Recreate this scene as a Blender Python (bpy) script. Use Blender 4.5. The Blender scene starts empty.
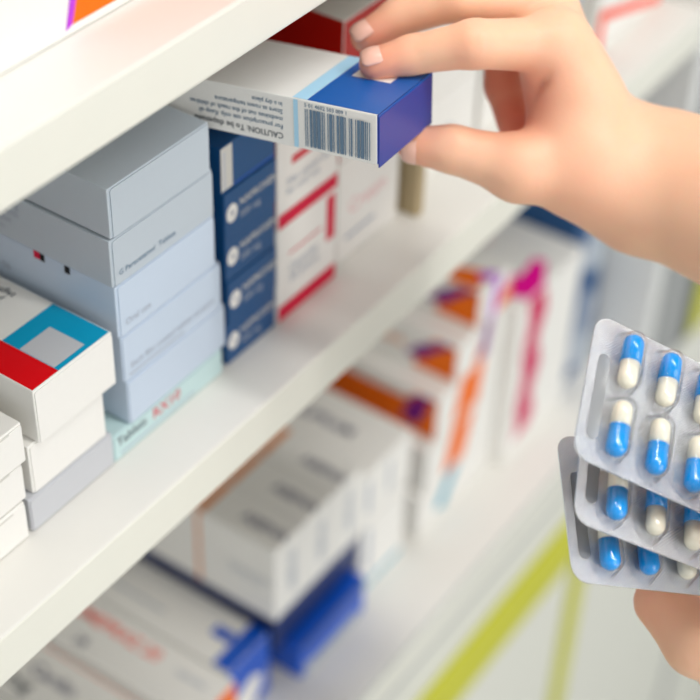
import bpy, bmesh, math, random
import numpy as np
from mathutils import Vector, Matrix
random.seed(4)
SC = bpy.context.scene
COL = SC.collection
# ------------------------------------------------------------------ camera frame (solved from the shelf vanishing points)
F = 1608.0
def _n(v):
    v = np.array(v, float); return v/np.linalg.norm(v)
_Z = _n([75,1900,1608]); _Y = _n([1440,1305,-1608]); _Y = _n(_Y-_Z*_Y.dot(_Z)); _X = np.cross(_Y,_Z)
R = np.array([_X,_Y,_Z])                       # camera -> world
CAM = np.array([0,0,1.5])
def P(px, py, d):                              # the point seen at (px, py), d metres in front of the camera
    return R @ np.array([(px-350)/F*d, (350-py)/F*d, -d]) + CAM
def dirw(x, y, z):                             # camera-axis direction into world
    return R @ np.array([x,y,z], float)
cam_data = bpy.data.cameras.new('camera'); cam = bpy.data.objects.new('camera', cam_data); COL.objects.link(cam)
M4 = Matrix.Identity(4)
for i in range(3):
    for j in range(3): M4[i][j] = R[i][j]
    M4[i][3] = CAM[i]
cam.matrix_world = M4
cam_data.sensor_width = 36; cam_data.lens = F/700*36
cam_data.clip_start = .05; cam_data.clip_end = 50
cam_data.dof.use_dof = True; cam_data.dof.focus_distance = .562; cam_data.dof.aperture_fstop = 5.4
SC.camera = cam
# ------------------------------------------------------------------ materials
def lin(c):
    return tuple(((x/255)/12.92 if x/255 <= .04045 else ((x/255+.055)/1.055)**2.4) for x in c)
_mats = {}
def mat(name, rgb, rough=.5, metal=0, bump=0, scale=400, spec=.5, coat=0, mottle=.0, trans=0):
    if name in _mats: return _mats[name]
    m = bpy.data.materials.new(name); m.use_nodes = True
    nt = m.node_tree; b = nt.nodes['Principled BSDF']
    col = lin(rgb)
    if name.startswith('ink_'): spec = .2
    b.inputs['Roughness'].default_value = rough; b.inputs['Metallic'].default_value = metal
    b.inputs['Specular IOR Level'].default_value = spec
    b.inputs['Coat Weight'].default_value = coat; b.inputs['Coat Roughness'].default_value = .15
    b.inputs['Transmission Weight'].default_value = trans
    tc = nt.nodes.new('ShaderNodeTexCoord'); no = nt.nodes.new('ShaderNodeTexNoise')
    no.inputs['Scale'].default_value = scale; no.inputs['Detail'].default_value = 3
    nt.links.new(tc.outputs['Object'], no.inputs['Vector'])
    mx = nt.nodes.new('ShaderNodeMix'); mx.data_type = 'RGBA'
    k = .97 if not mottle else 1-mottle
    mx.inputs['A'].default_value = (*[c*k for c in col],1); mx.inputs['B'].default_value = (*col,1)
    nt.links.new(no.outputs['Fac'], mx.inputs['Factor']); nt.links.new(mx.outputs['Result'], b.inputs['Base Color'])
    if bump:
        bp = nt.nodes.new('ShaderNodeBump'); bp.inputs['Strength'].default_value = bump; bp.inputs['Distance'].default_value = .0004
        nt.links.new(no.outputs['Fac'], bp.inputs['Height']); nt.links.new(bp.outputs['Normal'], b.inputs['Normal'])
    _mats[name] = m; return m
W_ = dict(rough=.45, bump=.08)
white   = mat('card_white', (240,238,232), **W_)
cream   = mat('card_cream', (236,230,214), **W_)
wgrey   = mat('card_warm_grey', (214,212,204), **W_)
pblue   = mat('card_pale_blue', (198,212,228), rough=.4, bump=.08)
pblue2  = mat('card_pale_blue_grey', (188,198,206), rough=.42, bump=.08)
pcyan   = mat('card_pale_cyan', (196,222,222), rough=.42)
lgrey   = mat('card_light_grey', (198,200,204), rough=.42, bump=.08)
navy    = mat('card_navy', (0,74,128), rough=.4, coat=.05)
deep    = mat('card_dark_navy', (8,38,98), rough=.4)
blue    = mat('card_blue', (0,84,196), rough=.35, coat=.08)
royal   = mat('card_royal_blue', (0,92,176), rough=.38, coat=.08)
endblue = mat('card_violet_blue', (48,66,150), rough=.4, coat=.05)
sky     = mat('ink_sky', (176,220,244), rough=.4)
teal    = mat('ink_teal', (0,158,200), rough=.35)
cyan    = mat('ink_cyan', (10,160,190), rough=.4)
red     = mat('ink_red', (228,0,14), rough=.4)
crimson = mat('ink_crimson', (214,14,62), rough=.4)
redsoft = mat('ink_soft_red', (214,70,80), rough=.4)
dred    = mat('card_dark_red', (186,22,8), rough=.35)
vermil  = mat('ink_vermilion', (250,74,36), rough=.4)
pinkish = mat('ink_pale_pink', (240,196,196), rough=.4)
orange  = mat('ink_orange', (244,112,0), rough=.4)
dorange = mat('ink_dark_orange', (228,112,60), rough=.4)
porange = mat('ink_print_orange', (232,150,90), rough=.4)
purple  = mat('ink_purple', (122,24,130), rough=.4)
violet  = mat('ink_violet', (186,60,214), rough=.4)
magenta = mat('ink_magenta', (238,0,150), rough=.4)
rose    = mat('ink_rose', (206,0,88), rough=.4)
ink     = mat('ink_dark', (70,78,88), rough=.5)
inkb    = mat('ink_navy', (52,54,100), rough=.5)
black   = mat('ink_black', (26,28,32), rough=.5)
barc    = mat('ink_barcode', (104,128,150), rough=.5)
faint   = mat('ink_faint', (172,180,192), rough=.5)
tan     = mat('card_tan', (178,160,124), rough=.6)
shelf_m = mat('laminate_cream_white', (229,227,220), rough=.38, bump=.03, scale=60)
edge_m  = mat('laminate_edge', (234,233,221), rough=.42, bump=.03, scale=60)
panel_m = mat('panel_grey_white', (226,227,224), rough=.45)
dgrey   = mat('upright_dark_grey', (112,116,116), rough=.4)
mgrey   = mat('upright_grey', (168,170,170), rough=.4)
green   = mat('trim_green', (200,200,28), rough=.45)
cabinet = mat('cabinet_off_white', (224,224,214), rough=.5)
# ------------------------------------------------------------------ mesh helpers
def tag(o, label=None, cat=None, group=None, kind=None):
    if label: o['label'] = label
    if cat: o['category'] = cat
    if group: o['group'] = group
    if kind: o['kind'] = kind
    return o
def make(name, verts, faces, mats, mi=None, parent=None, mw=None, smooth=False):
    me = bpy.data.meshes.new(name); me.from_pydata([tuple(v) for v in verts], [], faces)
    for m in mats: me.materials.append(m)
    if mi is not None: me.polygons.foreach_set('material_index', mi)
    if smooth: me.polygons.foreach_set('use_smooth', [True]*len(faces))
    me.update()
    o = bpy.data.objects.new(name, me); COL.objects.link(o)
    if parent is not None: o.parent = parent
    if mw is not None: o.matrix_world = mw
    return o
_tc = {}
def text_mesh(s):
    if s in _tc: return _tc[s]
    cu = bpy.data.curves.new('t','FONT'); cu.body = s; cu.size = 1; cu.resolution_u = 2; cu.align_x = 'LEFT'; cu.offset = .012
    cu.space_line = .95
    ob = bpy.data.objects.new('t', cu); COL.objects.link(ob)
    dg = bpy.context.evaluated_depsgraph_get(); me = bpy.data.meshes.new_from_object(ob.evaluated_get(dg))
    v = [(q.co.x,q.co.y) for q in me.vertices]; f = [tuple(p.vertices) for p in me.polygons]
    bpy.data.objects.remove(ob); bpy.data.curves.remove(cu); bpy.data.meshes.remove(me)
    _tc[s] = (v,f); return _tc[s]
def bevel_box(x0,x1,y0,y1,z0,z1,b):
    """verts, faces and face tags of a box with chamfered edges"""
    bm = bmesh.new(); bmesh.ops.create_cube(bm, size=1)
    for v in bm.verts:
        v.co = Vector(((x0+x1)/2+v.co.x*(x1-x0), (y0+y1)/2+v.co.y*(y1-y0), (z0+z1)/2+v.co.z*(z1-z0)))
    if b > 0: bmesh.ops.bevel(bm, geom=bm.edges[:]+bm.verts[:], offset=b, segments=2, profile=.6, affect='EDGES')
    bm.normal_update(); bm.verts.index_update()
    V = [v.co.copy() for v in bm.verts]; Fs = [tuple(v.index for v in f.verts) for f in bm.faces]; N = [f.normal.copy() for f in bm.faces]
    bm.free(); return V,Fs,N
def T2(face, L, W, h, e):
    if face=='front': return lambda u,v: (e,u,v)
    if face=='left':  return lambda u,v: (u,-e,v)
    if face=='top':   return lambda u,v: (u,v,h+e)
    if face=='right': return lambda u,v: (-u,W+e,v)
def carton(name, label, cat, mw, L, W, h, body, faces=None, decals=(), group=None, flap=None, bev=.0005):
    """A printed folding carton. Local frame: front face at x=0 spanning y 0..W, z 0..h; it runs back to x=-L."""
    faces = faces or {}
    ml = [body]; idx = lambda m: (ml.index(m) if m in ml else (ml.append(m) or len(ml)-1))
    V,Fs,N = bevel_box(-L,0,0,W,0,h,bev); mi = []
    for n in N:
        k = None
        if n.x>.9: k='front'
        elif n.y<-.9: k='left'
        elif n.z>.9: k='top'
        elif n.y>.9: k='right'
        mi.append(idx(faces[k]) if k in faces else 0)
    V = [tuple(v) for v in V]
    e = .00008
    for d in decals:
        face, kind, m = d[0], d[1], d[2]; k = idx(m)
        e += .00002; tf = T2(face, L, W, h, e); n0 = len(V)
        if kind == 'rect':
            u0,v0,u1,v1 = d[3]; pts = [(u0,v0),(u1,v0),(u1,v1),(u0,v1)]
            V += [tf(*p) for p in pts]; Fs.append(tuple(range(n0,n0+4))); mi.append(k)
        elif kind == 'poly':
            V += [tf(*p) for p in d[3]]; Fs.append(tuple(range(n0,n0+len(d[3])))); mi.append(k)
        elif kind == 'text':
            s,u,v,size,rot = d[3]; tv,tfc = text_mesh(s); c_,s_ = math.cos(rot), math.sin(rot)
            V += [tf(u+size*(a*c_-b*s_), v+size*(a*s_+b*c_)) for a,b in tv]
            for f in tfc: Fs.append(tuple(n0+i for i in f)); mi.append(k)
    o = make(name, V, Fs, ml, mi, mw=mw)
    tag(o, label, cat, group)
    if flap:                                    # the tucked end flap: a panel of card with rounded upper corners
        fm, inset = flap
        r = min(.004, h*.25); pts = [(inset,.0003),(W-.0004,.0003)]
        for k in range(5):
            a = k/4*math.pi/2; pts.append((W-.0004-r*.3*(1-math.cos(a)), h-.0006-r*.3+r*.3*math.sin(a)))
        for k in range(5):
            a = math.pi/2-k/4*math.pi/2; pts.append((inset+r*.3*(1-math.cos(a)), h-.0006-r*.3+r*.3*math.sin(a)))
        n = len(pts); ee = .0005
        # decals sit on the box, so the flap carries the front prints itself
        VV = [(0.00002,y,z) for y,z in pts]+[(ee,y,z) for y,z in pts]
        FF = [tuple(range(n-1,-1,-1)), tuple(range(n,2*n))]+[(i,(i+1)%n,n+(i+1)%n,n+i) for i in range(n)]
        mm = [fm]; m2=[0]*len(FF)
        for d in decals:
            if d[0] != 'front': continue
            ki = mm.index(d[2]) if d[2] in mm else (mm.append(d[2]) or len(mm)-1)
            n0 = len(VV)
            if d[1]=='text':
                s,u,v,size,rot = d[3]; tv,tfc = text_mesh(s); c_,s_ = math.cos(rot), math.sin(rot)
                VV += [(ee+.0001,u+size*(a*c_-b*s_), v+size*(a*s_+b*c_)) for a,b in tv]
                for f in tfc: FF.append(tuple(n0+i for i in f)); m2.append(ki)
            elif d[1]=='rect':
                u0,v0,u1,v1 = d[3]
                VV += [(ee+.0001,a,b) for a,b in [(u0,v0),(u1,v0),(u1,v1),(u0,v1)]]; FF.append(tuple(range(n0,n0+4))); m2.append(ki)
        fl = make('end_flap', VV, FF, mm, m2, parent=o)
    return o
def place(xf, y0, z0, rz=0):                    # world matrix of a carton whose front-left-bottom corner is here
    return Matrix.Translation((xf,y0,z0)) @ Matrix.Rotation(math.radians(rz),4,'Z')
def box_obj(name, b, m, parent=None, bev=.001):
    V,Fs,N = bevel_box(*b, bev); return make(name, V, Fs, [m], parent=parent)
# ------------------------------------------------------------------ room and shelving
MID = 1.0515; LOW = .765; UP = 1.242
floor = box_obj('floor', (-1.0,3,-1.5,3,-.05,0), mat('floor_vinyl',(206,206,198),rough=.4,scale=20)); tag(floor,kind='structure')
wl = box_obj('wall_left', (-.82,-.78,-1.5,3,0,2.7), mat('wall_paint',(232,232,226),rough=.7,scale=30)); tag(wl,kind='structure')
unit = bpy.data.objects.new('shelving_unit', None); COL.objects.link(unit)
tag(unit, 'cream white shop shelving with green trimmed base filled with medicine cartons', 'shelving')
Y0, Y1 = -.45, .822
for nm,zt,th in (('shelf_board',UP,.0216),('shelf_board',MID,.0234),('shelf_board',LOW,.030)):
    bm_v,bm_f,bm_n = bevel_box(-.76,-.30,Y0,Y1,zt-th,zt,.0012)
    make('shelf_board', bm_v, bm_f, [shelf_m,edge_m], [1 if n.x>.9 else 0 for n in bm_n], parent=unit)
box_obj('back_panel', (-.775,-.761,Y0,Y1,0,1.9), panel_m, unit)
box_obj('end_panel', (-.775,-.300,Y1+.0005,Y1+.016,LOW-.03,1.9), panel_m, unit)
box_obj('upright_post', (-.775,-.302,Y1+.017,Y1+.034,LOW-.03,1.9), dgrey, unit)
box_obj('base_panel', (-.33,-.302,Y0,.768,0,LOW-.0315), cabinet, unit, .0008)
box_obj('base_end_panel', (-.33,-.302,.7905,1.079,0,LOW-.0315), cabinet, unit, .0008)
box_obj('groove_strip', (-.3010,-.2992,Y0,Y1,LOW-.0050,LOW-.0020), mgrey, unit, .0003)
box_obj('gap_shade_strip', (-.3010,-.2994,Y0,Y1,LOW-.0330,LOW-.0303), mgrey, unit, .0003)  # grey strip standing for the shadow gap between board and base
box_obj('green_rail', (-.3015,-.2985,Y0,.789,LOW-.130,LOW-.078), green, unit, .0004)
box_obj('green_stile', (-.3300,-.2990,.7685,.790,.0,LOW-.131), green, unit, .0004)
nb = bpy.data.objects.new('neighbouring_cabinet', None); COL.objects.link(nb); nb.location = (-.5,.9,0)
tag(nb, 'grey end upright with green edge of the next cabinet beyond the shelving', 'cabinet')
def nbp(n,b,m):
    o = box_obj(n,b,m,bev=.0006); o.parent = nb; o.matrix_parent_inverse = nb.matrix_world.inverted()
    o.matrix_parent_inverse = Matrix.Translation((.5,-.9,0)); return o
nbp('side_panel', (-.76,-.302,.858,.885,LOW-.03,1.9), mgrey)
nbp('recess_panel', (-.76,-.304,.8855,.921,LOW-.03,1.9), dgrey)
nbp('green_stile', (-.76,-.302,.9215,.948,LOW-.03,.80), green)
nbp('door_panel', (-.76,-.302,.9485,1.079,LOW-.03,.79), cabinet)
nbp('seam_strip', (-.76,-.300,1.0805,1.095,0,.79), mgrey)
nbp('far_panel', (-.76,-.302,1.0955,1.6,0,.79), cabinet)
# ------------------------------------------------------------------ upper shelf carton
carton('carton', 'large white carton with orange and purple print on the upper shelf', 'box', place(-.328,.15,UP+.0003), .25,.45,.22, white,
  decals=[('front','poly',orange,[(.1795,.0033),(.30,.0033),(.30,.2),(.2,.2),(.190,.05),(.1835,.016)]),
          ('front','poly',violet,[(.1765,.0022),(.1797,.0033),(.1840,.016),(.1905,.050),(.205,.2),(.200,.2),(.1870,.050),(.1805,.016)])])
# ------------------------------------------------------------------ middle shelf, stacks A (far left), B, C (pale blue), D (navy), E (red), F
LB='box'
gA='white cartons at the left end of the middle shelf'
for i,(z,h,y1,dx) in enumerate([(0,.0180,.2815,.000),(.0183,.0182,.2835,-.001),(.0368,.0187,.2850,0)]):
    carton('medicine_box', ['bottom','middle','top'][i]+' plain white carton of the leftmost stack on the middle shelf', LB,
        place(-.327+dx,y1-.1,MID+z+.0002),.12,.1,h-.0003,white,group=gA,flap=(white,.0006),
        decals=[('front','rect',wgrey,(.085,h-.0018,.0935,h-.0010))])
gB='cartons in the second stack of the middle shelf'
carton('medicine_box','flat light grey carton on the shelf board under two white cartons',LB,place(-.327,.2835,MID+.0002),.12,.0462,.0163,lgrey,group=gB,flap=(lgrey,.0006))
carton('medicine_box','plain white carton lying between the grey carton and the teal and red one',LB,place(-.328,.2872,MID+.0168),.12,.0405,.0235,white,group=gB,flap=(white,.001))
txt=[('top','text',ink,('Read the enclosed leaflet\nbefore use. Keep out of\nthe reach of children.\nStore below 25 C',-.094,.0345,.0036,0))]
carton('medicine_box','white carton with teal and red printed top and pale square',LB,place(-.326,.2915,MID+.0406),.12,.042,.0250,white,group=gB,flap=(white,.0006),
  decals=[('top','rect',red,(-.075,.0006,-.0006,.0140)),('top','rect',teal,(-.0285,.0141,-.0006,.0414)),
          ('top','rect',lgrey,(-.0200,.0143,-.0028,.0305))]+
         [('top','text',ink,('Read the enclosed leaflet\nbefore use. Keep out of\nthe reach of children.\nStore below 25 C',-.0900,.0350,.0046,0))])
gC='pale blue cartons in the tall stack'
Cs=[(0,.0133,.3300,.0685,pcyan,-.327,'pale cyan carton with red print at the foot of the pale blue stack'),
    (.0136,.0218,.3400,.0610,pblue,-.3265,'pale blue carton resting on the cyan carton'),
    (.0357,.0225,.3390,.0600,pblue,-.327,'pale blue carton with a grey line of print, third from the bottom of its stack'),
    (.0585,.0243,.3380,.0583,pblue,-.327,'pale blue carton with red and black marks on its long side'),
    (.0831,.0212,.3370,.0588,pblue2,-.327,'pale blue grey carton second from the top of the stack, small grey print'),
    (.1046,.0218,.3380,.0560,pblue2,-.327,'topmost pale blue grey carton of the tall stack just under the shelf')]
for i,(z,h,y,w,m,xf,lb) in enumerate(Cs):
    dec=[]
    if i==0: dec=[('front','text',ink,('Tablets',.002,.0070,.0060,0)),('front','text',redsoft,('RX10',.0235,.0060,.0075,0)),('front','rect',faint,(.004,.0022,.050,.0030))]
    if i==2: dec=[('front','text',faint,('Each film coated tablet contains',.004,.0050,.0040,0)),('front','rect',faint,(.003,.0020,.036,.0027))]
    if i==3: dec=[('front','text',faint,('Oral use',.004,.0040,.0042,0)),('left','rect',crimson,(-.0400,.0205,-.0368,.0239)),('left','rect',black,(-.0368,.0203,-.0345,.0237)),
                  ('left','rect',black,(-.0245,.0202,-.0218,.0237)),('left','text',faint,('Lot 0417  Exp 06',-.085,.008,.0045,0))]
    if i==4: dec=[('front','text',barc,('G Paracetamol  Tablets',.0035,.0040,.0034,0)),('left','text',faint,('Each tablet contains 500 mg\nof the active substance with\nexcipients. See the leaflet\nfor further information',-.092,.0160,.0042,0))]
    if i==5: dec=[('left','text',faint,('Film coated',-.075,.006,.0045,0))]
    carton('medicine_box',lb,LB,place(xf,y,MID+z+.0002,[0,.6,0,.3,0,-.4][i]),.12,w,h-.0003,m,group=gC,flap=(m,.0014 if i>2 else .0006),decals=dec)
gD='navy cartons in one stack'
for i in range(5):
    z=.0220*i; y=[.4030,.4040,.4035,.4030,.4020][i]; 
    dec=[]
    if i<4:
        cc=[(.0046+.0036*math.cos(a*math.pi/6),.0110+.0044*math.sin(a*math.pi/6)) for a in range(12)]
        dec=[('front','poly',white,cc),('front','text',wgrey,('NAPROXEN',.0095,.0118,.0046,0)),('front','text',faint,('500 mg',.0098,.0058,.0044,0)),('front','poly',navy,[(.0048+.0007*math.cos(a),.0110+.0012*math.sin(a)) for a in (0,1,2,3,4,5)])]
    else: dec=[('front','rect',wgrey,(-.0001,.0015,.0070,.0212)),('front','rect',lgrey,(.0012,.0022,.0028,.0190)),('front','rect',blue,(.0075,.0012,.034,.0019))]
    carton('medicine_box','navy blue carton with '+['white print at the very bottom of its stack','white print, second from the shelf in its stack','white print in the middle of its stack','white print just under the topmost one','pale label at its left edge, topmost of the stack'][i],
        LB,place(-.3275+.0005*(i%2),y,MID+z+.0002),.12,.437-y-.0003,.0217,navy,group=gD,decals=dec)
gE='red and white cartons in one stack'
carton('medicine_box','tall white carton with crimson band along its foot, standing on the shelf',LB,place(-.327,.4380,MID+.0002),.12,.0440,.0495,white,group=gE,bev=.0015,
  decals=[('front','rect',crimson,(.0005,.0005,.0430,.0085)),('front','rect',crimson,(.0355,.024,.0418,.0475)),('front','rect',redsoft,(.008,.0335,.032,.0345)),
          ('front','text',faint,('Capsules\n30 pieces',.008,.0240,.0060,0))])
carton('medicine_box','white carton with red stripes and dark red top, upper one of two',LB,place(-.327,.4380,MID+.0500),.12,.0440,.049,white,faces={'top':dred},group=gE,bev=.0015,
  decals=[('front','rect',crimson,(.0005,.0005,.0430,.0075)),('front','rect',redsoft,(.0095,.0290,.028,.0330)),('front','text',faint,('Film coated tablets\nfor oral use',.006,.0200,.0050,0)),
          ('left','rect',dred,(-.119,.0005,-.001,.0485))])
gF='plain white cartons further along the middle shelf'
for i,(y,w,z,h,xf,lb,dec,fc) in enumerate([
   (.4870,.050,0,.056,-.330,'white carton with faint pink print beside the red and white stack',[('front','text',pinkish,('Cream',.008,.025,.011,0)),('front','rect',faint,(.006,.012,.030,.014))],{}),
   (.4870,.050,.0565,.070,-.330,'white carton with dark red side and red upper front, lying on another carton',[('front','rect',dred,(.0006,.040,.0490,.0692)),('front','text',pinkish,('Gel 50',.008,.03,.011,0))],{'top':wgrey,'left':dred}),
   (.5420,.0065,0,.043,-.322,'narrow tan carton edge standing between white cartons',[],{}),
   (.5530,.062,0,.045,-.335,'white carton with faint grey print behind the thumb',[('front','text',faint,('Syrup',.008,.018,.014,0))],{}),
   (.5530,.062,.0455,.092,-.335,'white carton with faint print, upper one behind the held box',[('front','text',faint,('Oral drops',.008,.018,.010,0))],{'left':dred}),
   (.6200,.045,0,.070,-.335,'tall white carton with pale print behind the hand',[('front','text',faint,('Tabs',.006,.030,.014,0))],{}),
   (.6700,.055,0,.060,-.335,'white carton with grey blue blotches beside the red framed one',[('front','poly',faint,[(.006,.010),(.022,.012),(.034,.040),(.012,.034)]),('front','rect',faint,(.036,.020,.050,.050))],{}),
   (.7300,.085,0,.060,-.327,'white carton with vermilion corner lines at the far end of the shelf',[('front','rect',vermil,(.0010,.0005,.0085,.0270)),('front','poly',vermil,[(.001,.0275),(.001,.0215),(.080,.0005),(.083,.0060)]),],{}),
  ]):
    carton('medicine_box',lb,LB,place(xf,y,MID+z+.0002),.12,w,h-.0003,tan if i==2 else (wgrey if i==6 else white),faces=fc,group=gF,decals=dec,bev=.001)
# ------------------------------------------------------------------ bottom shelf
XF=-.340
gG='white cartons standing side by side on the blue cartons'
for i in range(3):
    y=.4535+.0267*i
    carton('medicine_box','upright white carton with dark word on top, '+['nearest of three on the blue boxes','middle of three on the blue boxes','farthest of three on the blue boxes'][i],LB,
      place(XF,y,LOW+.0622),.115,.0262,.0550,white,group=gG,bev=.001,
      decals=[('top','text',inkb,('ABENA',-.0300,.0088,.0092,0)),('top','rect',porange,(-.0535,.0004,-.0480,.0258)),
              ('left','rect',porange,(-.0530,.001,-.0505,.054)),('front','text',faint,('ABENA',.0185,.0130,.0100,math.pi/2)),('left','text',faint,('Twenty sachets\nfor oral use',-.030,.028,.0045,0))])
carton('medicine_box','bright blue carton lying on the bottom shelf under the white trio',LB,place(-.3345,.4700,LOW+.0002),.12,.0640,.0300,blue,
  decals=[('front','rect',faint,(.004,.0005,.058,.0075)),('front','rect',deep,(.0005,.0255,.0630,.0295)),('front','rect',lgrey,(.0045,.0085,.0075,.0110))],group='blue cartons on the bottom shelf',bev=.002)
carton('medicine_box','dark navy carton sandwiched under the three white cartons',LB,place(-.3430,.4570,LOW+.0305),.12,.0800,.0312,deep,group='blue cartons on the bottom shelf',bev=.001)
carton('medicine_box','white carton with blue printed end lying in front of the blue cartons',LB,place(-.345,.4195,LOW+.0002),.13,.0355,.0490,white,faces={'front':blue},
  decals=[('top','rect',blue,(-.012,.0005,-.0005,.035)),('top','rect',blue,(-.026,.0160,-.0125,.0235)),('top','rect',faint,(-.10,.012,-.055,.0135)),('front','poly',white,[(.002,.001),(.020,.001),(.030,.020),(.020,.028),(.004,.022)])],group='flat cartons at the near end of the bottom shelf',bev=.001)
carton('medicine_box','white carton with orange lettering on top and orange front',LB,place(-.340,.3840,LOW+.0002),.13,.0345,.0480,white,faces={'front':white},
  decals=[('front','poly',orange,[(.006,.0475),(.034,.0475),(.034,.001),(.016,.001)]),('top','text',vermil,('OMEPRAZ 20',-.105,.0195,.0108,0)),('top','text',faint,('capsules',-.030,.020,.0060,0)),
          ('top','text',inkb,('28',-.088,.004,.0080,0))],group='flat cartons at the near end of the bottom shelf',bev=.001)
carton('medicine_box','white carton with dark blurred lettering at the lower left corner',LB,place(-.340,.3430,LOW+.0002),.13,.0400,.0405,white,
  decals=[('top','text',inkb,('Cardio',-.098,.020,.0110,0)),('top','rect',dorange,(-.11,.0375,-.02,.0383)),('top','text',ink,('75 mg',-.120,.008,.0130,0))],group='flat cartons at the near end of the bottom shelf',bev=.001)
carton('medicine_box','plain white carton lying left of the dark lettered one',LB,place(-.340,.2900,LOW+.0002),.13,.0520,.0400,white,
  decals=[('top','text',ink,('100 mg',-.110,.020,.0130,0))],group='flat cartons at the near end of the bottom shelf',bev=.001)
gH='white cartons between the trio and the orange stack'
for i,(y,w,z,h,dec) in enumerate([(.5385,.048,0,.0600,[('front','rect',cyan,(.003,.004,.045,.008)),('front','rect',faint,(.006,.02,.010,.055))]),
    (.5345,.054,.0622,.0400,[('top','text',inkb,('MELIPRAM',-.076,.0270,.0110,0)),('front','rect',faint,(.008,.008,.012,.032)),('front','rect',faint,(.030,.008,.033,.032))])]):
    carton('medicine_box',['white carton with blue line standing beside the blue carton','white carton with navy word on top touching the orange stack'][i],LB,place(XF-.002,y,LOW+z+.0002),.12,w,h-.0003,white,group=gH,bev=.001,decals=dec)
gI='orange and purple patterned cartons in one stack'
Is=[(0,.036,.6000,.0865),(.0365,.036,.6050,.0815),(.0740,.0330,.6130,.0730),(.1075,.0275,.6310,.0555),(.1355,.0275,.6520,.0345)]
labs=['white carton with teal stroke at the foot of the orange patterned stack','white carton with orange stroke, second from the foot of its stack','white carton with broad orange band on its side and purple blotch','white carton with orange word and swirl, just under the top one','topmost white carton with orange swirl and purple tip']
for i,(z,h,y,w) in enumerate(Is):
    dec=[]
    if i==0: dec=[('front','poly',cyan,[(.018,.012),(.034,.034),(.046,.035),(.030,.006)]),]
    if i==1: dec=[('front','poly',orange,[(.020,.000),(.044,.000),(.053,.035),(.028,.035)]),]
    if i>=2:
        q=h-.001
        dec=[('left','poly',orange,[(-.030,.001),(-.001,.001),(-.001,q),(-.016,q),(-.026,q*.6)]),('left','poly',purple,[(-.036,q*.25),(-.024,q*.3),(-.014,q*.7),(-.003,q),(-.010,q),(-.028,q*.65)]),
             ('front','poly',orange,[(.018,.0005),(.048,.0005),(.052,h*.97),(.026,h*.97)] if i==2 else [(.020,.0005),(.036,.0005),(.038,h*.5),(.026,h*.5)]),]
        if i>2: dec.append(('left','text',porange,('LYRIMAX',-.078,q*.40,.0100,0)))
        if i==2: dec += [('left','rect',orange,(-.115,.0006,-.020,.0240)),('left','poly',purple,[(-.026,.010),(-.014,.006),(-.006,.026),(-.020,.022)])]
        if i==3: dec.append(('front','poly',purple,[(.026,.0005),(.036,.0005),(.040,h),(.030,h)]))
        if i==4: dec+= [('front','poly',violet,[(.012,.0005),(.018,.0005),(.024,h-.001),(.016,h-.001)]),('top','poly',orange,[(-.040,.0005),(-.004,.0005),(-.006,.020),(-.020,.016)]),('top','poly',purple,[(-.055,.0005),(-.036,.0005),(-.022,.015),(-.034,.008)]),('top','poly',violet,[(-.012,.0120),(-.002,.0120),(-.002,.024),(-.008,.020)])]
    carton('medicine_box',labs[i],LB,place(XF,y,LOW+z+.0002),.12,w,h-.0003,white,group=gI,decals=dec,bev=.001)
gJ='magenta patterned cartons in one stack'
for i in range(3):
    h=.0440; z=h*i; w=.0800
    b0=.015 if i==0 else .0005
    dec=[('front','poly',rose,[(.010,b0),(.028,b0),(.036,h*.55),(.031,h-.001),(.010,h-.001),(.014,h*.55)])]
    if i==2: dec+=[('top','poly',magenta,[(-.001,.012),(-.001,.030),(-.012,.052),(-.020,.050),(-.018,.030),(-.034,.014),(-.048,.012),(-.030,.004),(-.014,.006)]),('top','text',pinkish,('Pregnavit',-.095,.045,.012,0))]
    carton('medicine_box','white carton with magenta stroke, '+['lowest of its stack','middle of its stack','top of its stack with magenta blotch on top'][i],LB,place(-.331,.6880,LOW+z+.0002),.12,w,h-.0003,white,group=gJ,decals=dec,bev=.001)
for i in range(2):
    carton('medicine_box',['lower navy carton with pale pattern at the far end of the bottom shelf','upper navy carton at the far end of the bottom shelf'][i],LB,place(-.338,.7700,LOW+.083*i+.0002),.12,.0480,.0825,navy,group='navy cartons at the far end',bev=.001,
      decals=[('front','poly',faint,[(.010,.02),(.028,.01),(.044,.06),(.030,.075)]),('front','rect',pblue2,(.030,.004,.046,.030))])
# ------------------------------------------------------------------ held box
A=np.array([0.00958381,0.082503,-0.56482128])
c1=np.array([-0.88253684,0.24357413,-0.40224417]); c2=np.array([0.47012486,0.47621075,-0.7431056]); c3=np.array([0.0105517,-0.84492305,-0.53478378])
HH=.0195; WW=.0445; LL=.110
O=R@(A+c3*HH)+CAM; ex=-(R@c1); ey=R@c2; ez=-(R@c3)
HM=Matrix.Identity(4)
for i in range(3): HM[i][0]=ex[i]; HM[i][1]=ey[i]; HM[i][2]=ez[i]; HM[i][3]=O[i]
bars=[]; u=-.0292; rr=random.Random(7)
pat=[(.0004,.0005),(.0004,.0009),(.0011,.0004),(.0015,.0003),(.0018,.0005),(.0006,.0004),(.0004,.0012),(.0004,.0005),(.0014,.0004),(.0005,.0011),(.0011,.0004),(.0018,.0004),(.0005,.0014),(.0004,.0004),(.0008,.0013),(.0004,.0005),(.0013,.0003),(.0016,.0004),(.0006,.0003),(.0004,.0006),(.0004,.0003)]
for w,g in [(a*.89,b*.89) for a,b in pat]:
    bars.append(('left','rect',barc,(u,.0016,u+w,.0163))); u+=w+g
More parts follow.
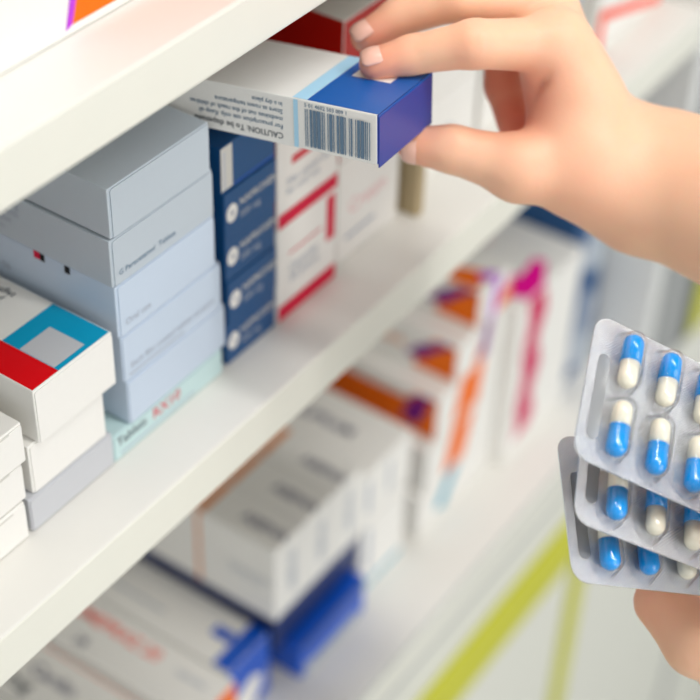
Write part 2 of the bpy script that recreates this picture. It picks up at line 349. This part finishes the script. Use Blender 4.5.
held=carton('medicine_box','blue and white carton with barcode side, held between the fingers of the upper hand','box',HM,LL,WW,HH,white,
  faces={'front':endblue},flap=None,decals=[
  ('top','rect',royal,(-.0285,.0004,.0002,WW-.0004)),('top','rect',sky,(-.0345,.0004,-.0286,WW-.0004)),
  ('top','rect',white,(-.0245,.0270,-.0085,.0365)),
  ('left','rect',sky,(-.0340,.0004,-.0322,HH-.0004)),
  ('left','text',barc,('5 01 4602 503 009 1',-.0295,.0170,.0021,0)),
  ('left','text',ink,('CAUTION: To be dispensed',-.0385,.0046,.0033,math.pi)),
  ('left','text',barc,('For prescription use only. Keep all',-.0385,.0080,.0026,math.pi)),
  ('left','text',barc,('medicines out of the reach of children',-.0385,.0110,.0026,math.pi)),
  ('left','text',barc,('Store at room temperature',-.0385,.0140,.0026,math.pi)),
  ('left','text',barc,('in a dry place',-.0385,.0168,.0024,math.pi)),
  ('front','rect',royal,(.0003,HH-.0022,WW-.0003,HH-.0001)),
  ]+bars)
# opened end flap of the held box
Vf,Ff,Nf=bevel_box(.00005,.0006,.0006,WW-.0006,-.0012,HH-.001,.0002)
make('end_flap',Vf,Ff,[endblue],parent=held)
# ------------------------------------------------------------------ implicit-surface bodies
def sdf_hand(name, palm, fingers, h=.0013, extra=None, carve=(), kp=.010, kf=.006):
    allp=[p for p in palm]+[s for f in fingers for s in f]
    pts=np.array([q for s in allp for q in (s[0],s[1])]); rmax=max(max(s[2],s[3]) for s in allp)
    lo=pts.min(0)-rmax-.006; hi=pts.max(0)+rmax+.006
    n=np.ceil((hi-lo)/h).astype(int)+1
    ax=[lo[i]+h*np.arange(n[i]) for i in range(3)]
    G=np.stack(np.meshgrid(*ax,indexing='ij'),-1).astype(np.float32)
    def cone(s):
        a,b,ra,rb=[np.array(x,np.float32) for x in s[:4]]
        ba=b-a; l=float(ba@ba)+1e-12
        t=np.clip(((G-a)@ba)/l,0,1)
        q=G-a-t[...,None]*ba
        if len(s)>4:                              # flatten along an axis: (axis, factor)
            w,fac=s[4]; w=np.array(w,np.float32); w=w/np.linalg.norm(w)
            q=q+(q@w)[...,None]*w*(fac-1)
        tt=t*t*(3-2*t) if len(s)>5 else t
        return np.sqrt((q*q).sum(-1))-(ra+(rb-ra)*tt)
    def smin(a,b,k):
        hh=np.clip(.5+.5*(b-a)/k,0,1); return b+(a-b)*hh-k*hh*(1-hh)
    D=None
    for s in palm:
        d=cone(s); D=d if D is None else smin(D,d,kp)
    DP=D.copy()
    w=np.clip(DP/.012,0,1); K=kf*(1-w)+.0012*w
    for f in fingers:
        d=None
        for s in f:
            c=cone(s); d=c if d is None else smin(d,c,.0025)
        D=smin(D,d,K)
    for a,b,r,dep in carve:                        # shallow skin creases
        c=cone((a,b,r,r)); D=np.maximum(D,-(c)) if dep is None else D+dep*np.exp(-(np.maximum(c+r,0)/r)**2)
    # surface nets
    ins=D<0
    idx=-np.ones(np.array(D.shape)-1,int)
    acc=np.zeros((*idx.shape,3)); cnt=np.zeros(idx.shape)
    base=np.stack(np.meshgrid(*[np.arange(s) for s in idx.shape],indexing='ij'),-1)
    offs=[(0,0,0),(1,0,0),(0,1,0),(1,1,0),(0,0,1),(1,0,1),(0,1,1),(1,1,1)]
    sl=lambda o:tuple(slice(o[i],o[i]+idx.shape[i]) for i in range(3))
    for a in offs:
        for axi in range(3):
            if a[axi]: continue
            b=list(a); b[axi]=1
            da=D[sl(a)]; db=D[sl(b)]; m=(da<0)!=(db<0)
            t=np.where(m,da/np.where(m,da-db,1),0)
            p=base+np.array(a); p=p.astype(float); p[...,axi]+=t
            acc+=p*m[...,None]; cnt+=m
    act=cnt>0; idx[act]=np.arange(act.sum())
    V=(acc[act]/cnt[act][:,None])*h+lo
    faces=[]
    for axi in range(3):
        b,c=(axi+1)%3,(axi+2)%3
        s0=[slice(1,-1)]*3; s0[axi]=slice(0,-1); s1=list(s0); s1[axi]=slice(1,None)
        i0=ins[tuple(s0)]; i1=ins[tuple(s1)]
        e=np.argwhere(i0!=i1)
        e2=e+np.array([1 if k!=axi else 0 for k in range(3)])
        def cell(db,dc):
            q=e2.copy(); q[:,b]-=db; q[:,c]-=dc
            return idx[q[:,0],q[:,1],q[:,2]]
        quad=np.stack([cell(1,1),cell(0,1),cell(0,0),cell(1,0)],1)
        fl=i1[tuple(e.T)]; quad[fl]=quad[fl][:,::-1]
        faces.append(quad)
    Fq=np.concatenate(faces); Fq=Fq[(Fq>=0).all(1)]
    # laplacian relax
    E=np.concatenate([Fq[:,[0,1]],Fq[:,[1,2]],Fq[:,[2,3]],Fq[:,[3,0]]])
    for it in range(3):
        S=np.zeros_like(V); C=np.zeros(len(V))
        np.add.at(S,E[:,0],V[E[:,1]]); np.add.at(C,E[:,0],1); np.add.at(S,E[:,1],V[E[:,0]]); np.add.at(C,E[:,1],1)
        V=V*.5+.5*S/np.maximum(C,1)[:,None]
    o=make(name,V.tolist(),Fq.tolist(),[skin],smooth=True)
    if extra is not None:
        at=o.data.color_attributes.new('flush_shade','FLOAT_COLOR','POINT')
        w=np.zeros(len(V))
        for c,r,a in extra:
            w=np.maximum(w,a*np.exp(-(((V-np.array(c))**2).sum(1))/(r*r)))
        buf=np.ones((len(V),4),np.float32); buf[:,0]=buf[:,1]=buf[:,2]=w
        at.data.foreach_set('color',buf.ravel())
    return o
def skin_mat():
    m=bpy.data.materials.new('skin'); m.use_nodes=True; nt=m.node_tree; b=nt.nodes['Principled BSDF']
    at=nt.nodes.new('ShaderNodeAttribute'); at.attribute_name='flush_shade'
    mx=nt.nodes.new('ShaderNodeMix'); mx.data_type='RGBA'
    mx.inputs['A'].default_value=(*lin((245,198,164)),1); mx.inputs['B'].default_value=(*lin((226,120,96)),1)
    no=nt.nodes.new('ShaderNodeTexNoise'); no.inputs['Scale'].default_value=60; no.inputs['Detail'].default_value=4
    no2=nt.nodes.new('ShaderNodeTexNoise'); no2.inputs['Scale'].default_value=900; no2.inputs['Detail'].default_value=2
    tc=nt.nodes.new('ShaderNodeTexCoord')
    for x in (no,no2): nt.links.new(tc.outputs['Object'],x.inputs['Vector'])
    ad=nt.nodes.new('ShaderNodeMath'); ad.operation='MULTIPLY_ADD'; ad.inputs[1].default_value=.22; 
    nt.links.new(no.outputs['Fac'],ad.inputs[0]); 
    sb=nt.nodes.new('ShaderNodeMath'); sb.operation='ADD'; sb.inputs[1].default_value=-.12
    nt.links.new(at.outputs['Fac'],sb.inputs[0]); nt.links.new(sb.outputs[0],ad.inputs[2]); ad.use_clamp=True
    nt.links.new(ad.outputs[0],mx.inputs['Factor']); nt.links.new(mx.outputs['Result'],b.inputs['Base Color'])
    b.inputs['Subsurface Weight'].default_value=.35; b.inputs['Subsurface Radius'].default_value=(1,.35,.18); b.inputs['Subsurface Scale'].default_value=.005
    b.inputs['Roughness'].default_value=.48; b.inputs['Specular IOR Level'].default_value=.4
    bp=nt.nodes.new('ShaderNodeBump'); bp.inputs['Strength'].default_value=.12; bp.inputs['Distance'].default_value=.0004
    nt.links.new(no2.outputs['Fac'],bp.inputs['Height']); nt.links.new(bp.outputs['Normal'],b.inputs['Normal'])
    return m
skin=skin_mat()
nail_m=mat('nail',(240,188,168),rough=.3,spec=.5,coat=.3)
def nail(parent, c, axis, normal, r, L, W=None):
    """fingernail: a curved plate round the finger axis, centred at c (on the finger's centre line)"""
    axis=_n(axis); normal=_n(np.array(normal)-axis*np.dot(axis,normal)); side=np.cross(axis,normal)
    V=[];Fs=[]; nu,nv=13,11; th=math.radians(50)
    for layer in (0,1):
        rr=r+(.00030 if layer else -.0012)
        for j in range(nv):
            t=-1+2*j/(nv-1)
            wid=(1-abs(t)**3.2*.75)**.5 if abs(t)<1 else .5
            for i in range(nu):
                a=(-1+2*i/(nu-1))*th*wid
                drop=.0010*max(0,t)**2+ (.0006*t*t)
                V.append(np.array(c)+axis*(t*L/2)+normal*(rr*math.cos(a)-drop)+side*(rr*math.sin(a)))
    o=nu*nv
    for j in range(nv-1):
        for i in range(nu-1):
            k=j*nu+i; Fs.append((o+k,o+k+1,o+k+nu+1,o+k+nu)); Fs.append((k,k+nu,k+nu+1,k+1))
    ring=[i for i in range(nu)]+[j*nu+nu-1 for j in range(1,nv)]+[(nv-1)*nu+i for i in range(nu-2,-1,-1)]+[j*nu for j in range(nv-2,0,-1)]
    for a,b in zip(ring,ring[1:]+ring[:1]): Fs.append((a,b,o+b,o+a))
    return make('fingernail',V,Fs,[nail_m],parent=parent,smooth=True)
# ---- upper (right) hand and forearm
iT=P(375,64,.5925); iD=P(411,55,.592); iP=P(474,44,.586); iM=P(556,45,.602)
mT=P(366,37,.611); mD=P(399,17,.611); mP=P(456,-3,.606); mM=P(541,8,.622)
rM=P(542,16,.645); rP=P(504,30,.655); rD=P(506,86,.648); rT=P(516,122,.640)
pM=P(550,44,.660); pP=P(528,50,.668); pD=P(520,90,.662); pT=P(530,118,.655)
tT=P(416,145,.6085); tI=P(452,149,.606); tM=P(520,168,.606); tC=P(588,168,.614)
wr=P(600,158,.622); wr2=P(642,177,.626); el=P(800,226,.60); 
cx=dirw(0,0,1)
upper=sdf_hand('hand',
  palm=[(wr,iM,.0160,.0138),(wr,mM,.0165,.0140),(wr,rM,.0165,.0130),(wr,pM,.0160,.0120),
        (tC,tM,.0165,.0125),(wr,tC,.0190,.0175),(P(586,104,.608),P(562,155,.612),.0125,.0125),(P(562,70,.612),P(582,150,.615),.0135,.0170),
        (wr,wr2,.0170,.0262),(wr2,el,.0262,.0375),(tC,P(640,200,.62),.0165,.0180)],
  fingers=[[(iM,iP,.0105,.0090),(iP,iD,.0088,.0072),(iD,iT,.0072,.0062)],
           [(mM,mP,.0110,.0092),(mP,mD,.0090,.0074),(mD,mT,.0074,.0062)],
           [(rM,rP,.0110,.0092),(rP,rD,.0092,.0086),(rD,rT,.0084,.0078)],
           [(pM,pP,.0100,.0082),(pP,pD,.0080,.0070),(pD,pT,.0068,.0058)],
           [(tM,tI,.0118,.0090),(tI,tT,.0090,.0074)]],
  extra=[(iT,.013,.75),(mT,.013,.75),(tT,.013,.6),(iD,.008,.35),(mD,.008,.35),(tI,.009,.35),(P(510,110,.62),.022,.95),(P(520,95,.60),.018,.6),(rD,.02,.9),(rT,.02,.9),(pD,.02,.9),(P(470,70,.58),.012,.3),(P(560,200,.61),.03,.25)],  # flushed tips and knuckles; reddish shade of the finger hollow painted in too
  carve=[(P(447,126,.597),P(441,162,.596),.0016,.0007),(P(452,128,.597),P(447,160,.596),.0014,.0004),(P(411,38,.584),P(417,60,.583),.0014,.0005),(P(476,28,.577),P(478,58,.576),.0018,.0004),(P(541,84,.600),P(548,76,.592),.0020,.0014),(P(528,104,.606),P(545,82,.598),.0018,.0012)],
  kp=.010,kf=.007)
tag(upper,'right hand and bare forearm reaching in from the right to pinch the blue box','hand',group='hands of one person')
nail(upper,iT+(iT-iD)*.02,iT-iD,dirw(-.12,.62,.78),.0063,.0088)
nail(upper,mT+(mT-mD)*.02,mT-mD,dirw(-.35,.50,.80),.0063,.0088)
nail(upper,tT+(tT-tI)*.0,tT-tI,dirw(-.10,-.70,.70),.0072,.0095)
# ------------------------------------------------------------------ blister packs
foil=bpy.data.materials.new('foil'); foil.use_nodes=True
nt=foil.node_tree; b=nt.nodes['Principled BSDF']; b.inputs['Base Color'].default_value=(*lin((228,230,233)),1); b.inputs['Metallic'].default_value=.85; b.inputs['Roughness'].default_value=.25
b.inputs['Coat Weight'].default_value=.4; b.inputs['Coat Roughness'].default_value=.12
tc=nt.nodes.new('ShaderNodeTexCoord'); sp=nt.nodes.new('ShaderNodeSeparateXYZ'); nt.links.new(tc.outputs['Object'],sp.inputs[0])
def sn(ax,f):
    a=nt.nodes.new('ShaderNodeMath'); a.operation='MULTIPLY'; a.inputs[1].default_value=f; nt.links.new(sp.outputs[ax],a.inputs[0])
    s=nt.nodes.new('ShaderNodeMath'); s.operation='SINE'; nt.links.new(a.outputs[0],s.inputs[0]); return s
a_,b_=sn('X',5200),sn('Y',5200); mu=nt.nodes.new('ShaderNodeMath'); mu.operation='MULTIPLY'; nt.links.new(a_.outputs[0],mu.inputs[0]); nt.links.new(b_.outputs[0],mu.inputs[1])
no=nt.nodes.new('ShaderNodeTexNoise'); no.inputs['Scale'].default_value=160; nt.links.new(tc.outputs['Object'],no.inputs['Vector'])
ad=nt.nodes.new('ShaderNodeMath'); ad.operation='MULTIPLY_ADD'; ad.inputs[1].default_value=5; nt.links.new(no.outputs['Fac'],ad.inputs[0]); nt.links.new(mu.outputs[0],ad.inputs[2])
bp=nt.nodes.new('ShaderNodeBump'); bp.inputs['Strength'].default_value=.8; bp.inputs['Distance'].default_value=.00025
nt.links.new(ad.outputs[0],bp.inputs['Height']); nt.links.new(bp.outputs['Normal'],b.inputs['Normal'])
strip_m=mat('embossed_foil',(176,178,180),rough=.4,metal=.8)
clear=bpy.data.materials.new('clear_plastic'); clear.use_nodes=True; nt=clear.node_tree
for n in list(nt.nodes): nt.nodes.remove(n)
out=nt.nodes.new('ShaderNodeOutputMaterial'); mixs=nt.nodes.new('ShaderNodeMixShader'); tr=nt.nodes.new('ShaderNodeBsdfTransparent'); gl=nt.nodes.new('ShaderNodeBsdfGlossy'); fr=nt.nodes.new('ShaderNodeLayerWeight'); pw=nt.nodes.new('ShaderNodeMath'); pw.operation='MULTIPLY_ADD'; pw.inputs[1].default_value=.55; pw.inputs[2].default_value=.03; p3=nt.nodes.new('ShaderNodeMath'); p3.operation='POWER'; p3.inputs[1].default_value=2.0
cr=nt.nodes.new('ShaderNodeValToRGB'); cr.color_ramp.elements[0].color=(.99,.99,.99,1); cr.color_ramp.elements[0].position=.45; cr.color_ramp.elements[1].color=(.42,.44,.46,1)
nt.links.new(fr.outputs['Facing'],cr.inputs['Fac']); nt.links.new(cr.outputs['Color'],tr.inputs[0]); gl.inputs['Roughness'].default_value=.08; fr.inputs[0].default_value=.5
nt.links.new(fr.outputs['Facing'],p3.inputs[0]); nt.links.new(p3.outputs[0],pw.inputs[0]); nt.links.new(pw.outputs[0],mixs.inputs[0]); nt.links.new(tr.outputs[0],mixs.inputs[1]); nt.links.new(gl.outputs[0],mixs.inputs[2]); nt.links.new(mixs.outputs[0],out.inputs[0])
capblue=mat('capsule_blue',(0,158,244),rough=.12,coat=.5,spec=.5); capcream=mat('capsule_cream',(250,244,222),rough=.15,coat=.5)
S=1.05/1000
BW,BH=86,51
def rrect(w,h,r,n=6,x0=0,y0=0):
    pts=[]
    for cx_,cy_,a0 in ((x0+w-r,y0+h-r,0),(x0+r,y0+h-r,90),(x0+r,y0+r,180),(x0+w-r,y0+r,270)):
        for k in range(n+1):
            a=math.radians(a0+90*k/n); pts.append((cx_+r*math.cos(a),cy_+r*math.sin(a)))
    return pts
def slab(pts,z0,z1):
    n=len(pts); V=[(x*S,y*S,z0*S) for x,y in pts]+[(x*S,y*S,z1*S) for x,y in pts]
    return V,[tuple(range(n-1,-1,-1)),tuple(range(n,2*n))]+[(i,(i+1)%n,n+(i+1)%n,n+i) for i in range(n)]
def revolve(r,y0,y1,end0,end1,n=20,m=6):
    """capsule half along y from y0 to y1 with hemispherical or open ends"""
    prof=[]
    if end0: prof+=[(r*math.sin(k/m*math.pi/2),y0+r-r*math.cos(k/m*math.pi/2)) for k in range(m+1)]
    else: prof+=[(r,y0)]
    if end1: prof+=[(r*math.cos(k/m*math.pi/2),y1-r+r*math.sin(k/m*math.pi/2)) for k in range(m+1)]
    else: prof+=[(r,y1)]
    V=[];Fs=[]
    for rr_,y in prof:
        for k in range(n):
            a=2*math.pi*k/n; V.append((rr_*math.cos(a)*S,y*S,rr_*math.sin(a)*S))
    for j in range(len(prof)-1):
        for k in range(n): Fs.append((j*n+k,(j+1)*n+k,(j+1)*n+(k+1)%n,j*n+(k+1)%n))
    if not end0: Fs.append(tuple(range(n)))
    if not end1: Fs.append(tuple(range((len(prof)-1)*n+n-1,(len(prof)-1)*n-1,-1)))
    return V,Fs
def pocket_mesh():
    V=[];Fs=[]; N=28; lev=7
    hx,hy=4.5,10.9; H=7.4
    for j in range(lev+1):
        t=j/lev; s=math.cos(t*math.pi/2)**.38 if t<1 else 0
        z=H*math.sin(t*math.pi/2)
        ex_=hx*s+(.9*(1-t)**3 if j==0 else 0); sy=(hy-hx)+ (0 if j<lev else 0)
        for k in range(N):
            a=2*math.pi*k/N; x=ex_*math.cos(a); y=ex_*math.sin(a)+(sy if math.sin(a)>0 else -sy)
            if abs(math.sin(a))<1e-9: y=0
            V.append((x*S,y*S,(z+.25)*S))
    for j in range(lev):
        for k in range(N): Fs.append((j*N+k,j*N+(k+1)%N,(j+1)*N+(k+1)%N,(j+1)*N+k))
    return V,Fs
pv,pf=pocket_mesh(); pocket_me=None
cap_me={}
def blister(q, flips, label):
    T=np.array([q[0],q[1],-q[2]])*1.05
    w=np.array(q[3:6]); t=np.linalg.norm(w); k=w/t
    K=np.array([[0,-k[2],k[1]],[k[2],0,-k[0]],[-k[1],k[0],0]]); Mr=np.eye(3)+np.sin(t)*K+(1-np.cos(t))*K@K
    Wm=R@Mr; O_=R@T+CAM
    mw=Matrix.Identity(4)
    for i in range(3):
        for j in range(3): mw[i][j]=Wm[i][j]
        mw[i][3]=O_[i]
    root=bpy.data.objects.new('blister_pack',None); COL.objects.link(root); root.matrix_world=mw
    tag(root,label,'blister pack',group='blister packs fanned in the lower hand')
    V,Fs=slab(rrect(BW,BH,6,x0=0,y0=-BH),-.25,.25); make('foil_sheet',V,Fs,[foil],parent=root)
    V,Fs=slab(rrect(4.4,30,2.2,x0=3.4,y0=-43),.255,.45); e=make('embossed_strip',V,Fs,[strip_m],parent=root)
    for j in range(2):
        for i in range(5):
            cx_,cy_=13+15*i,-(13.5+24*j)
            global pocket_me
            if pocket_me is None:
                p=make('clear_pocket',pv,pf,[clear],smooth=True); pocket_me=p.data
            else:
                p=bpy.data.objects.new('clear_pocket',pocket_me); COL.objects.link(p)
            p.parent=root; p.location=(cx_*S,cy_*S,0)
            fl=flips[j][i]; sg=1 if fl else -1
            if 'cap' not in cap_me:
                c=make('capsule',*revolve(3.45,-.6,9.7,False,True),[capblue],smooth=True); cap_me['cap']=c.data
                d=make('capsule_body',*revolve(3.25,-9.7,-.62,True,False),[capcream],smooth=True); cap_me['body']=d.data
            else:
                c=bpy.data.objects.new('capsule',cap_me['cap']); d=bpy.data.objects.new('capsule_body',cap_me['body']); COL.objects.link(c); COL.objects.link(d)
            c.parent=root; c.location=(cx_*S,cy_*S,3.75*S); c.rotation_euler=(0,0,(0 if fl else math.pi)+random.uniform(-.04,.04)); d.parent=c
            c['label']='blue and cream capsule'; d['label']='cream half of the capsule'
    return root
b1=blister([0.0792,0.0118,0.516,-0.419,0.415,-0.33],[[1,1,1,1,1],[0,0,0,0,0]],'foremost blister pack of blue and cream capsules, topmost in the fan')
b2=blister([0.0780,-0.0105,0.530,-0.5,0.41,-0.281],[[1,1,0,1,1],[0,1,1,0,1]],'middle blister pack of the three, half hidden under the foremost')
b3=blister([0.0684,-0.0280,0.534,-0.46,0.445,-0.055],[[1,1,0,1,1],[0,0,1,0,1]],'rearmost blister pack lowest in the fan, against the fingers')
# ---- lower (left) hand
d0=.585
hM=P(800,690,.60); hP=P(698,642,.580); hD=P(662,602,.588); hT=P(684,552,.606)
kM=P(790,640,.625); kP=P(700,610,.625); kD=P(690,540,.628); kT=P(720,490,.63)
aM=P(790,600,.645); aP=P(720,570,.65); aD=P(715,500,.65); aT=P(740,450,.65)
zM=P(800,570,.66); zP=P(745,540,.665); zD=P(745,480,.66); zT=P(765,440,.66)
wC=P(900,640,.56); th0=P(860,600,.53); th1=P(790,545,.512); th2=P(735,506,.517); w2=P(900,760,.60); w3=P(1000,860,.58)
lower=sdf_hand('hand',
  palm=[(w2,hM,.021,.016),(w2,kM,.021,.015),(w2,aM,.019,.014),(w2,zM,.018,.013),(w2,th0,.020,.0165),(w2,w3,.0225,.026),(P(800,700,.60),P(735,672,.592),.018,.0135)],
  fingers=[[(hM,hP,.0135,.0128),(hP,hD,.0126,.0102),(hD,hT,.0095,.0078)],
           [(kM,kP,.0110,.0095),(kP,kD,.009,.008),(kD,kT,.008,.0068)],
           [(aM,aP,.0110,.0092),(aP,aD,.009,.0078),(aD,aT,.0076,.0065)],
           [(zM,zP,.0100,.0085),(zP,zD,.008,.0070),(zD,zT,.007,.006)],
           [(th0,th1,.0130,.0105),(th1,th2,.0102,.0082)]],
  extra=[(hD,.02,.4),(hT,.02,.5),(th2,.016,.7),(hP,.012,.3)],h=.0016)
tag(lower,'left hand holding the fanned capsule packs at the lower right','hand',group='hands of one person')
nail(lower,th2,th2-th1,dirw(-.2,.3,.9),.0083,.0110)
# ------------------------------------------------------------------ light
w=bpy.data.worlds.new('world'); SC.world=w; w.use_nodes=True
bg=w.node_tree.nodes['Background']; bg.inputs[0].default_value=(.93,.97,1,1); bg.inputs[1].default_value=1
wn=w.node_tree; gt=wn.nodes.new('ShaderNodeTexCoord'); wv=wn.nodes.new('ShaderNodeTexNoise'); wv.inputs['Scale'].default_value=3.2; wv.inputs['Detail'].default_value=1.5
wr_=wn.nodes.new('ShaderNodeValToRGB'); wr_.color_ramp.elements[0].position=.40; wr_.color_ramp.elements[0].color=(.08,.085,.09,1); wr_.color_ramp.elements[1].position=.60; wr_.color_ramp.elements[1].color=(.90,.93,.96,1)  # invented bright and dark patches that give the foil contrast to reflect
wn.links.new(gt.outputs['Generated'],wv.inputs['Vector']); wn.links.new(wv.outputs['Fac'],wr_.inputs['Fac']); wn.links.new(wr_.outputs['Color'],bg.inputs[0])
def area(name,loc,tgt,sx,sy,power,col=(1,1,1)):
    l=bpy.data.lights.new(name,'AREA'); l.shape='RECTANGLE'; l.size=sx; l.size_y=sy; l.energy=power; l.color=col
    o=bpy.data.objects.new(name,l); COL.objects.link(o); o.location=loc
    d=(Vector(tgt)-Vector(loc)); o.rotation_euler=d.to_track_quat('-Z','Y').to_euler(); return o
area('ceiling_lamp',(.40,.55,2.6),(-.3,.5,1.1),.12,1.5,17,(1,.98,.95))
area('front_fill_light',(2.3,-.1,1.7),(-.3,.5,1.0),1.5,1.7,24,(1,.985,.97))  # added fill for the front faces; no real source stands here
vs=SC.view_settings; vs.view_transform='Standard'; vs.look='None'; vs.gamma=1; vs.exposure=.13; vs.use_curve_mapping=False
